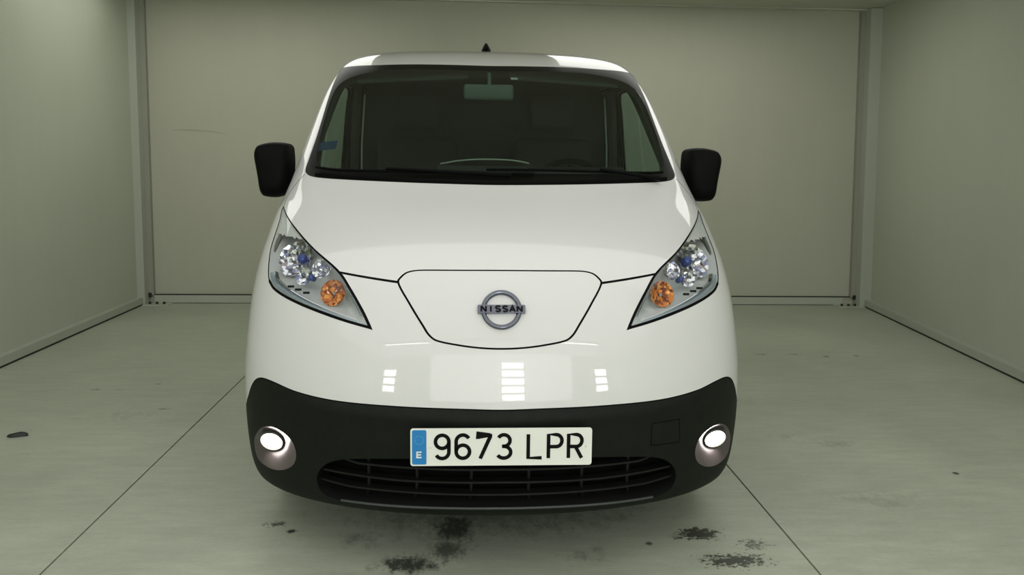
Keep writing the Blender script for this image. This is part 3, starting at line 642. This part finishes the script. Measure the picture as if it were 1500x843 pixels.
for s in (1, -1):
    def side_panel(name, sel, m, off=0.0, parent=VAN):
        ids, t = submesh(s2, ST, sel); P, n = sidemap(s2[ids], off); F = np.array([s,1,1]); P, n = P*F, n*F
        c = np.cross(P[t[:,1]]-P[t[:,0]], P[t[:,2]]-P[t[:,0]]); bad = (c*n[t[:,0]]).sum(1) < 0; t = t.copy(); t[bad] = t[bad][:,::-1]
        return raw(name, P, t, n, m, parent)
    SP_ = side_panel('side_panel', SREG == 'shell', 'paint')
    side_panel('sill_trim', SREG == 'trim', 'bumper_plastic', 0, SP_)
    side_panel('door_glass', SREG == 'glass', 'door_glass', .004, SP_)
    side_panel('side_seam', SREG == 'seam', 'seam', np.where(SGRV[submesh(s2, ST, SREG == 'seam')[0]], .007, 0.0), SP_)
    side_panel('side_lining', ((SREG == 'shell') | (SREG == 'seam')) & (s2[ST].mean(1)[:,0] < 2.6), 'cabin_grey', .035, SP_)
    # window rubber
    P, n = sidemap(win); MB().tube(P*[s,1,1], .006, 6, True).build('window_seal', 'black_plastic', SP_)
    for y in (2.38, 2.70):                                        # door handles
        x = s*(float(SIDEX(1.02)[0])); MB().box(min(x,x+s*.022), max(x,x+s*.022), y-.09, y+.09, 1.005, 1.035, .008).build('door_handle', 'black_plastic', SP_)
    # wheel arch liners and wheels
    for cy in (WF, WR):
        a = arch(cy, RA, -14, 194, 24); mb = MB(); n_ = len(a)
        xo = [s*(float(SIDEX(max(z, .2))[0])-.004) for _, z in a]
        mb.add([(x,y,z) for x,(y,z) in zip(xo, a)]+[(s*.56,y,z) for y,z in a], [(i,i+1,n_+i+1,n_+i) for i in range(n_-1)])
        mb.add([(s*.56,cy,.31)]+[(s*.56,y,z) for y,z in a], [(0,i+1,i+2) for i in range(n_-1)])
        mb.build('arch_liner', 'void', SP_)
        Mw = Matrix.Translation((s*.735, cy, .312)) @ Matrix.Rotation(s*PI/2, 4, 'Y')
        W_ = MB().lathe([(.205,-.088),(.262,-.094),(.295,-.088),(.308,-.070),(.312,-.03),(.312,.03),(.308,.070),(.295,.088),(.262,.094),(.205,.086)], Mw, 48).build('wheel', 'tyre', VAN)
        MB().lathe([(.205,-.085),(.205,.080),(.196,.084),(.186,.070),(.178,.048),(.10,.056),(.05,.062),(.0001,.064)], Mw, 40).build('wheel_rim', 'hub', W_)
        for k in range(5):
            q = 2*PI*k/5; mb = xf(MB().box(.058,.182,-.018,.018,.050,.072,.006), Mw @ Matrix.Rotation(q, 4, 'Z')); mb.build('rim_spoke', 'hub', W_)
        for k in range(48):
            pass
    # door mirror: housing, dark base arm and glass
    out = np.array([(.850,1.320),(.905,1.328),(.952,1.323),(.980,1.312),(.991,1.292),(.992,1.268),(.986,1.225),(.979,1.175),(.973,1.125),(.964,1.105),(.945,1.098),(.900,1.098),(.868,1.112),(.852,1.150),(.842,1.22),(.842,1.29)])
    ol = catmull(out, True, step=.012); cc = np.array([.918,1.213])
    rings = [[(s*(cc[0]+(x-cc[0])*k), y, cc[1]+(z-cc[1])*k) for x, z in ol] for k, y in ((.55,1.188),(.76,1.194),(.90,1.208),(.975,1.236),(1.0,1.272),(.99,1.32),(.96,1.345),(.92,1.345),(.90,1.338))]
    MM = MB().loft(rings).build('door_mirror', 'black_plastic', VAN, angle=50); MM['label'] = 'black door mirror on the right edge' if s > 0 else 'black door mirror on the left edge'
    gl = [(s*(cc[0]+(x-cc[0])*.88), 1.3395, cc[1]+(z-cc[1])*.88) for x, z in ol]; MB().add(gl+[(p[0],1.3415,p[2]) for p in gl], [tuple(range(len(gl))), tuple(range(len(gl),2*len(gl)))]).build('mirror_glass', 'chrome', MM, smooth=False)
    MB().loft([[(s*x, y0+dy, z) for y0, z in ((1.30,1.135),(1.36,1.14),(1.36,1.215),(1.30,1.20))] for x, dy in ((.795,.06),(.83,.03),(.875,-.01))]).build('mirror_arm', 'black_plastic', MM)

# --- rear and underside (not in view of the photo, kept plain but whole)
def rib_rear(w, n=24):
    zr = .215+(1.745-.215)*w; zc = .215+(1.83-.215)*w; yc = 4.52-.17*max(0, (w-.55)/.45)**2; W = float(SIDEX(zr)[0]); o = []
    for i in range(n+1):
        t = i/n; t1 = 1-t; c1, c2, c3 = 3*t1*t1*t, 3*t1*t*t, t**3; a, b = .82, .6
        o.append((W*(c1*a+c2+c3), yc+(4.3-yc)*(c2*(1-b)+c3), zc+(zr-zc)*(c2*(1-b)+c3)))
    return [(-x,y,z) for x,y,z in o[:0:-1]]+o
RD = MB().loft([rib_rear(w) for w in np.linspace(0, 1, 30)], cap=False, closed=False).build('rear_doors', 'paint', VAN)
MB().box(-.003, .003, 4.515, 4.526, .45, 1.45).build('rear_seam', 'seam', RD, smooth=False)
MB().box(-.80, .80, 4.40, 4.56, .22, .42, .03).build('rear_bumper', 'bumper_plastic', VAN)
for s in (1, -1):
    MB().box(min(s*.70,s*.80), max(s*.70,s*.80), 4.36, 4.475, .75, 1.15, .02).build('tail_lamp', 'red_lens', VAN)
    MB().box(min(s*.10,s*.60), max(s*.10,s*.60), 4.44, 4.475, 1.18, 1.48, .01).build('rear_glass', 'black_gloss', RD)
MB().loft([[(-w,y,z) for z in (.20,.235)]+[(w,y,z) for z in (.235,.20)] for y,w in ((.30,.45),(.62,.60),(1.3,.78),(4.40,.78))]).build('underbody', 'void', VAN, smooth=False)
MB().box(-.55, .55, .35, 1.15, .235, .80).build('engine_bay', 'void', VAN, smooth=False)

# --- cabin seen through the glass
def sweep_x(prof, x0, x1, n=9, bow=0.0):
    rings = []
    for i in range(n):
        x = x0+(x1-x0)*i/(n-1); k = (2*(x-x0)/(x1-x0)-1)**2; rings.append([(x, y+bow*k, z) for y, z in prof])
    return MB().loft(rings)
dash = sweep_x([(.84,1.14),(.95,1.170),(1.12,1.185),(1.26,1.190),(1.33,1.165),(1.36,1.10),(1.33,.95),(1.30,.70),(.95,.70),(.86,.95)], -.70, .70, 15, .14).build('dashboard', 'dash', VAN)
sweep_x([(1.18,1.185),(1.20,1.222),(1.28,1.240),(1.38,1.228),(1.42,1.17),(1.35,1.12)], .16, .58, 9, .03).build('instrument_hood', 'dash', dash)
MB().tube(catmull([(-.218,1.30,1.2465),(-.190,1.30,1.251),(-.159,1.295,1.2575),(-.09,1.29,1.265),(-.026,1.29,1.2675),(.04,1.29,1.267),(.092,1.29,1.2645),(.14,1.295,1.258),(.166,1.30,1.252)], step=.02), .0034, 6).build('dash_line', 'pale_line', dash)  # thin pale curved line above the dash top
sweep_x([(1.24,1.185),(1.28,1.240),(1.32,1.236),(1.36,1.17)], -.23, .18, 9, .02).build('dash_tray', 'dash', dash)
Ms = Matrix.Translation((.37,1.56,1.10)) @ Matrix.Rotation(math.radians(-62), 4, 'X')
SW = MB().tube([Ms @ Vector((.185*math.cos(q), .185*math.sin(q), 0)) for q in (2*PI*i/40 for i in range(40))], .014, 8, True).build('steering_wheel', 'black_plastic', VAN)
MB().lathe([(.0001,.03),(.05,.028),(.065,.01),(.065,-.02),(.03,-.06),(.02,-.22)], Ms, 20).build('steering_hub', 'black_plastic', SW)
for q in (0, PI, -PI/2): MB().tube([Ms @ Vector((.05*math.cos(q), .05*math.sin(q), 0)), Ms @ Vector((.18*math.cos(q), .18*math.sin(q), 0))], .012, 6).build('steering_spoke', 'black_plastic', SW)
for s in (1, -1):
    ST_ = MB().box(s*.37-.23, s*.37+.23, 1.72, 2.20, .62, .80, .05).build('seat', 'cabin_dark', VAN)
    bk = MB().box(-.22, .22, -.06, .06, 0, .66, .05); xf(bk, Matrix.Translation((s*.37,2.17,.74)) @ Matrix.Rotation(math.radians(-12), 4, 'X')); bk.build('seat_back', 'cabin_dark', ST_)
    hr = MB().box(-.13, .13, -.05, .05, 0, .20, .045); xf(hr, Matrix.Translation((s*.37,2.30,1.43)) @ Matrix.Rotation(math.radians(-8), 4, 'X')); hr.build('headrest', 'cabin_dark', ST_)
    # grey door pillar trim and its pale edge line, seen at the sides of the windscreen
    P_ = [(s*.742,2.47,1.12),(s*.735,2.47,1.35),(s*.712,2.46,1.66)]
    MB().tube(P_, .03, 8).build('pillar_trim', 'cabin_grey', VAN)
    MB().tube([(s*.700,2.43,1.10),(s*.694,2.43,1.35),(s*.672,2.42,1.62)], .005, 6).build('seat_belt', 'pale_line', VAN)
    v = [(s*.10,1.66,1.655),(s*.62,1.72,1.630),(s*.62,1.90,1.665),(s*.10,1.84,1.700)]
    MB().loft([v, [(x,y,z-.014) for x,y,z in v]]).build('sun_visor', 'cabin_grey', VAN)
BK = MB().loft([[(x,y,z) for x,z in ((-.78,.24),(.78,.24),(.78,.9),(.745,1.3),(.70,1.62),(.64,1.70),(.40,1.775),(-.40,1.775),(-.64,1.70),(-.70,1.62),(-.745,1.3),(-.78,.9))] for y in (2.52,2.55)]).build('bulkhead', 'cabin_grey', VAN, smooth=False)
MB().box(-.74, .74, 1.0, 2.52, .235, .45).build('cabin_floor', 'cabin_dark', VAN, smooth=False)
rv = MB().box(-.116, .116, -.014, .018, -.036, .036, .013); xf(rv, Matrix.Translation((-.003,1.625,1.577)) @ Matrix.Rotation(math.radians(6), 4, 'X'))
RV = rv.build('interior_mirror', 'mirror_back', VAN); MB().tube([(0,1.64,1.60),(0,1.66,1.645),(0,1.70,1.668)], .009, 8).build('mirror_stem', 'mirror_back', RV)
# white label and blue patch on the inside of the screen
def screen_patch(a0, a1, b0, b1, m, name):
    A = np.linspace(a0, a1, 6); up = surf(A, np.full(6, b1), np.full(6, .004)); lo = surf(A, np.full(6, b0), np.full(6, .004))
    MB().add(list(lo)+list(up), [(i,i+1,7+i,6+i) for i in range(5)]).build(name, m, WS)
def ab(x, y, z): return None
screen_patch(.066, .088, 2.843, 2.870, 'sticker_white', 'screen_label')
screen_patch(-.70, -.55, 2.172, 2.245, 'patch_blue', 'blue_patch')

# --- wipers, cowl, aerial
def wiper(pts, arm):
    Q = catmull(dom(pts), False, step=.02); W_ = MB().tube(onsurf(Q, -.010), .0055, 6).build('wiper', 'black_plastic', VAN)
    q = catmull(dom(arm), False, step=.02); n = len(q); MB().tube(onsurf(q, -.020), [.010-.005*i/(n-1) for i in range(n)], 6).build('wiper_arm', 'black_plastic', W_)
wiper([(-.62,2.010),(-.50,1.972),(-.30,1.942),(-.10,1.925),(.10,1.922)], [(.04,1.888),(-.10,1.905),(-.25,1.935),(-.30,1.944)])
wiper([(-.02,1.950),(.20,1.955),(.38,1.962),(.52,1.980),(.60,2.00)], [(.55,1.915),(.45,1.930),(.34,1.950),(.30,1.960)])
sweep_a = dom([(a, b) for a, b in zip(np.linspace(-.62,.62,70), np.interp(np.abs(np.linspace(-.62,.62,70)), [0,.09,.23,.43,.62], [1.852,1.858,1.873,1.910,1.955]))])
bar(sweep_a, -.004, .012, .016, 'cowl', 'black_plastic', VAN)
ant = surf([0.0], [float(np.interp(2.40, ROW(eb)[:,0], eb))])[0]; az = ant[2]
fin = [(-.024,-.055),(-.012,-.075),(0,-.082),(.012,-.075),(.024,-.055),(.026,0),(.024,.05),(0,.065),(-.024,.05),(-.026,0)]
AN = MB().loft([[(x*k, 2.40+y*k+dy, az+h) for x, y in fin] for k, dy, h in ((1.05,0,-.006),(1,0,.004),(.78,.008,.018),(.48,.020,.034),(.22,.030,.047),(.06,.034,.050))]).build('roof_aerial', 'black_plastic', VAN)

# ------------------------------------------------------------------ the hall behind the photographer
wf = struct('wall_front', MB().box(-9, 9, -9.6, -9.5, 0, 3.9), 'wall_paint', smooth=False)
def day_window(name, x0, x1, z0, z1, bars):
    o = struct(name, MB().box(x0-.06,x1+.06,-9.5,-9.46,z0-.06,z1+.06), 'frame_grey', smooth=False); n = bars+1; h = (z1-z0)/n
    for k in range(n): MB().box(x0, x1, -9.462, -9.452, z0+k*h+.07, z0+(k+1)*h-.07).build('pane', 'day_pane', o, smooth=False)
day_window('window_1', .45, 1.75, .9, 3.4, 4)
day_window('window_2', -8.2, -7.0, 1.2, 3.0, 2)
day_window('window_3', 7.2, 8.4, 1.2, 3.0, 2)
area('daylight', (.5,-9.3,2.2), (.5,0,.8), 9, 3.2, 125, (1,1,1))
struct('wall_hall_left', MB().box(-9.1, -9, -9.5, -.8, 0, 3.9), 'wall_paint', smooth=False)
struct('wall_hall_right', MB().box(9, 9.1, -9.5, -.8, 0, 3.9), 'wall_paint', smooth=False)
struct('wall_hall_back_left', MB().box(-9, XL-.085, -.9, -.8, 0, 3.9), 'wall_paint', smooth=False)
struct('wall_hall_back_right', MB().box(xr(-.8)+.13, 9, -.9, -.8, 0, 3.9), 'wall_paint', smooth=False)
ceiling_fill(-2.8, -.8, 2.9, 4.35, ZC, 'added fill panel under the booth ceiling above the left side of the van')
ceiling_fill(.5, 2.6, 2.9, 4.35, ZC, 'added fill panel under the booth ceiling above the right side of the van')
# steel portal at the mouth of the booth that carries two tube lamps
pr = root('light_portal', 'grey steel portal across the hall behind the photographer', 'portal', (0,-6.5,0))
for x in (-6.4, 6.4): MB().box(x-.05,x+.05,-6.55,-6.45,0,3.74).build('post', 'frame_grey', pr, smooth=False)
MB().box(-6.45,6.45,-6.55,-6.45,3.74,3.84).build('beam', 'frame_grey', pr, smooth=False)
batten(-6.1,-3.1,-6.5,3.72,'tube lamp on the portal beam, left one behind the photographer')
batten(3.1,5.6,-6.5,3.72,'tube lamp on the portal beam, right one behind the photographer')
